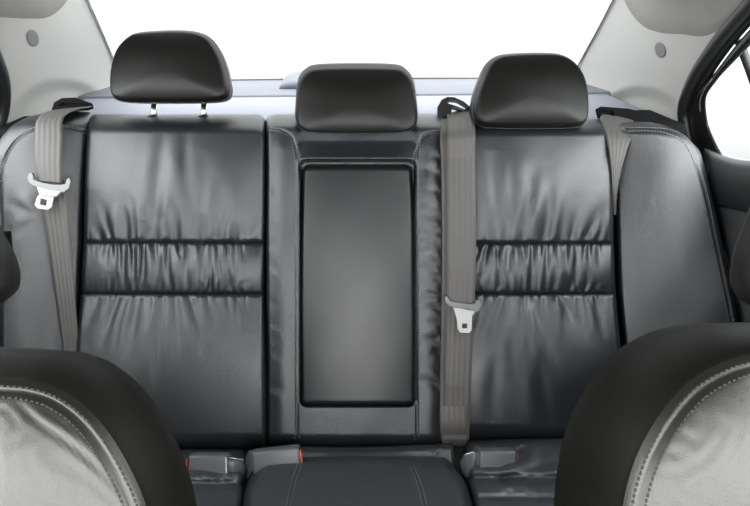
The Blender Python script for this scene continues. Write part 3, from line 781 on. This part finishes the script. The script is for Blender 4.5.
# clip covers
def disc(name, m, label, cx, cy, rx, ry, surf, th=.0012):
    rings = [(0, th), (.5, th), (.8, th*.85), (.95, th*.5), (1, 0), (1, -.001)]
    V = []; Fc = []; K = 28
    for r_, h in rings:
        a = np.linspace(0, 2*math.pi, K, endpoint=False)
        V += list(surf(cx+rx*r_*np.cos(a)+ry*.15*np.sin(a), cy+ry*r_*np.sin(a), np.full(K, h+.0015)))
    for i in range(len(rings)-1):
        for k in range(K): Fc.append([i*K+k, i*K+(k+1) % K, (i+1)*K+(k+1) % K, (i+1)*K+k])
    return tag(link_mesh(name, V, Fc, m), label, 'clip cover', 'clip covers on the pillar trims')
disc('clip_cover', CLIP, 'round grey clip cover on the left pillar trim', 33, 38, 6, 8.5, WL)
disc('clip_cover', CLIP, 'round grey clip cover on the right pillar trim', 660, 50, 5.5, 8, WR)

# headliner: roof panel plus the corner pieces that come down over the pillars
V = []; Fc = []
xs = np.linspace(-1, 1, 25); ys = np.linspace(-.30, 1.36, 24)
def add_grid(P, th=None):
    n, m, _ = P.shape; b = len(V); V.extend(P.reshape(-1, 3).tolist())
    for i in range(n-1):
        for j in range(m-1): Fc.append([b+i*m+j, b+i*m+j+1, b+(i+1)*m+j+1, b+(i+1)*m+j])
def roof(y, zoff=0):
    return ZC+.075-.05*max(0, (y-.9)/.5)**2+zoff
for zo in (0, .02):
    add_grid(np.array([[[x*.60, y, roof(y, zo)-.03*abs(x)**4] for x in xs] for y in ys]))
ceil = None
def corner(surf, loop_fn_T, loop_fn_B, x0, x1, off):
    X = np.linspace(x0, x1, 60)
    t = np.linspace(0, 1, 24)
    Tt, XX = np.meshgrid(t, X, indexing='ij')
    Y = loop_fn_T(XX)+(loop_fn_B(XX)-loop_fn_T(XX))*Tt
    o_ = off*np.sqrt(np.clip(1-np.clip((Tt-.90)/.10, 0, 1)**2, 0, 1))-.001
    add_grid(surf(XX, Y, o_))
corner(WL, lambda x: -140+0*x, sint([(-60, 17), (0, 18), (30, 19.5), (46, 18.5), (58, 12), (66, 3), (74, -14), (84, -60), (92, -138)]), -60, 92, .010)
corner(WR, lambda x: -140+0*x, sint([(596, -138), (612, -40), (622, -4), (630, 12), (642, 26), (658, 33), (680, 35), (708, 36), (730, 22), (760, -14), (800, -60)]), 596, 800, .010)
ceil = struct(link_mesh('ceiling', V, Fc, HEAD), 'pale grey headliner')

# rear window
def wz(y): return ZC-.28+(1.95-y)/.55*.31
w1 = bpy.data.objects.new('window_1', None); COL.objects.link(w1); w1['_o'] = [0., 0., 0.]; struct(w1, 'large back window with white sky outside')
GP = np.array([[[x*(.69-.105*t)*1.0, 1.97-.57*t+.03*(1-x*x), ZC-.285+.33*t+.012*(1-x*x)] for x in np.linspace(-1, 1, 25)] for t in np.linspace(0, 1, 9)])
v, f, uv = closed_grid(GP, GP+np.array([0, .002, .004]))
link_mesh('pane', v, f, GLASS, w1)
def onw(surf, pts, off): return np.array([surf(np.array(float(a)), np.array(float(b)), np.array(float(off))) for a, b in pts])
PWL = onw(WL, [(66, -50), (88, 0), (100, 27), (112, 55), (125, 84)], .004)
PWR = onw(WR, [(640, -50), (613, 0), (598, 29), (581, 60), (568, 85)], .004)
tube('seal', TRIM, w1, PWL, .0025, 8, n=24); tube('seal', CLIP, w1, PWR, .0025, 8, n=24)
tube('seal', RUBBER, w1, [(-.69, 1.965, ZC-.281), (-.35, 1.985, ZC-.279), (0, 1.99, ZC-.278), (.35, 1.985, ZC-.279), (.69, 1.965, ZC-.281)], .004, 8, n=24)

# doors
def door(name, label, surf, side):
    e = bpy.data.objects.new(name, None); COL.objects.link(e); e['_o'] = [0., 0., 0.]; struct(e, label); return e
d2 = door('door_2', 'right rear door with dark panel and black window frame', WR, 1)
seal_pts = [(722, 250), (706, 200), (694, 160), (686, 130), (684, 108), (692, 84), (714, 48), (744, 12), (770, -16), (830, -70)]
def tube_px(name, m, parent, pts, surf, off, rad, n=70, seg=14):
    p = smooth_poly(pts, n); P = surf(p[:, 0], p[:, 1], np.full(n, off)); return tube(name, m, parent, P, rad, seg)
struct(tube_px('trim_1', RUBBER, None, seal_pts, WR, .0, .014), 'black rubber door seal on the right')
struct(tube_px('trim_2', RUBBER, None, [(x+9.5, y+2) for x, y in seal_pts], WR, -.012, .010), 'inner black door seal lip on the right')
# frame around the glass
fo = [(708, 195), (699, 168), (692, 140), (690, 115), (694, 97), (712, 76), (735, 46), (760, 18), (800, -22)]
fi = [(732, 180), (724, 158), (716, 143), (708, 122), (706, 99), (716, 82), (736, 60), (762, 34), (800, -2)]
strip('window_frame', PAINT, d2, [(a[0], a[1], b[0], b[1], .0) for a, b in zip(fo, fi)], surf=WR, thick=.03, n=60, mcols=7, curve=.004)
tube_px('modelled_frame_glint', METAL, d2, [(700, 112), (700, 100), (704, 90), (712, 79)], WR, .006, .0011, n=20, seg=8)  # bright metal line shaped to stand for a highlight on the black frame
tube_px('quarter_divider', RUBBER, d2, [(739, 40), (744, 54), (750, 70), (757, 90)], WR, -.02, .008, n=20)
# striker plate
plate_pts = [(705, 138), (710, 137), (713, 148), (708, 149)]
# glass
Pg = smooth_poly([(706, 99), (716, 82), (736, 60), (770, 26), (850, -50), (1100, -120), (1300, 40), (1300, 190), (900, 175), (760, 163), (716, 146), (708, 122)], 80, closed=True)
def patch(name, m, parent, loop, surf, off, dv):
    c = loop.mean(0); K = len(loop); n = 16; X = []; Fc = []
    for r_ in np.linspace(0, 1, n): X.append(c+(loop-c)*r_)
    X = np.concatenate(X); P = surf(X[:, 0], X[:, 1], np.full(len(X), off))
    P = np.concatenate([P, P+np.array(dv)]); N = n*K
    for i in range(n-1):
        for k in range(K):
            a, b, c_, d = i*K+k, i*K+(k+1) % K, (i+1)*K+(k+1) % K, (i+1)*K+k
            if i == 0: Fc.append([a, c_, d]); Fc.append([a+N, d+N, c_+N])
            else: Fc.append([a, b, c_, d]); Fc.append([a+N, d+N, c_+N, b+N])
    return link_mesh(name, P, Fc, m, parent)
patch('pane', GLASS, d2, Pg, WR, -.012, (.003, 0, 0))
dsurf = WR
pad('upper_trim_pad', DCARD, d2, sint([(140, 703), (150, 703), (175, 706), (215, 716)]), 1400, sint([(0, 147), (.04, 158), (.1, 162), (1, 175)]), sint([(0, 206), (.05, 214), (.2, 222), (1, 300)]), lambda s, t: .03+.02*np.sin(t*math.pi), dict(l=(8, .03), t=(8, .03), b=(6, .02)), surf=WR, res=4, back=.03)
pad('door_card', CARD, d2, sint([(190, 708), (215, 716), (330, 744), (500, 790), (800, 860)]), 1400, 204, 700, lambda s, t: .018+0*s, dict(l=(6, .02)), surf=WR, res=5, back=.03,
    grooves=[([(712, 212), (728, 222), (750, 234), (800, 262)], 1.2, .003)])
d1 = door('door_1', 'left rear door, only its black seal edge showing', WL, -1)
struct(tube_px('trim_3', RUBBER, None, [(-60, -75), (-30, 10), (-6, 55), (2, 78), (3, 105), (-3, 128), (-14, 150), (-30, 190)], WL, .0, .014), 'black rubber door seal on the left')
strip('window_frame', PAINT, d1, [(-90, -30, -76, -50, 0), (-40, 25, -30, 10, 0), (-18, 62, -8, 55, 0), (-12, 90, -4, 90, 0), (-16, 125, -8, 128, 0), (-40, 170, -30, 176, 0)], surf=WL, thick=.03, n=50, mcols=7, curve=.004)
pad('door_card', DCARD, d1, -700, sint([(130, -30), (250, -75), (800, -260)]), sint([(0, 190), (.9, 160), (1, 150)]), 700, .018, dict(r=(6, .02), t=(8, .02)), surf=WL, res=6, back=.03)
Pg = smooth_poly([(-14, 92), (-22, 62), (-50, 20), (-95, -30), (-350, -120), (-600, 40), (-600, 190), (-20, 158)], 60, closed=True)
patch('pane', GLASS, d1, Pg, WL, -.012, (-.003, 0, 0))

# lower side walls, roof rails, floor, bulkheads (the car body round the cabin)
def boxs(name, m, x0, x1, y0, y1, z0, z1, label=None): return struct(slab(name, m, x0, x1, y0, y1, z0, z1), label)
boxs('floor', CARPET, -.82, .82, -.9, 2.0, -.03, 0, 'dark carpeted cabin floor')
boxs('wall_lower_left', DCARD, -.88, -.85, -.9, 2.0, 0, ZC-.50)
boxs('wall_lower_right', DCARD, .85, .88, -.9, 2.0, 0, ZC-.50)
boxs('wall_rear', SHELL, -.80, .80, 1.99, 2.02, 0, ZC-.285)
boxs('wall_front', DCARD, -.80, .80, -.9, -.6, 0, ZC-.38)

# ================================================================== LIGHT
wd = bpy.data.worlds.new('world'); SC.world = wd; wd.use_nodes = True
nt = wd.node_tree; bg = nt.nodes['Background']
tc = nt.nodes.new('ShaderNodeTexCoord'); sep = nt.nodes.new('ShaderNodeSeparateXYZ'); rp = nt.nodes.new('ShaderNodeValToRGB')
nt.links.new(tc.outputs['Generated'], sep.inputs[0]); nt.links.new(sep.outputs[2], rp.inputs[0])
mr = nt.nodes.new('ShaderNodeMapRange'); mr.inputs[1].default_value = -1; mr.inputs[2].default_value = 1
nt.links.new(sep.outputs[2], mr.inputs[0]); nt.links.new(mr.outputs[0], rp.inputs[0])
rp.color_ramp.elements[0].position = .36; rp.color_ramp.elements[0].color = (.35, .35, .35, 1)
rp.color_ramp.elements[1].position = .47; rp.color_ramp.elements[1].color = (1, 1, 1, 1)
nt.links.new(rp.outputs[0], bg.inputs[0])
mf = nt.nodes.new('ShaderNodeMapRange'); mf.inputs[1].default_value = -.8; mf.inputs[2].default_value = .8
mf.inputs[3].default_value = 12.6; mf.inputs[4].default_value = 2.0      # brighter sky ahead of the car than behind it
nt.links.new(sep.outputs[1], mf.inputs[0]); nt.links.new(mf.outputs[0], bg.inputs[1])
SC.view_settings.view_transform = 'Standard'; SC.view_settings.look = 'None'; SC.view_settings.gamma = 1
SC.view_settings.use_curve_mapping = False; SC.view_settings.exposure = 0.0
for o in bpy.data.objects:
    if '_o' in o: del o['_o']
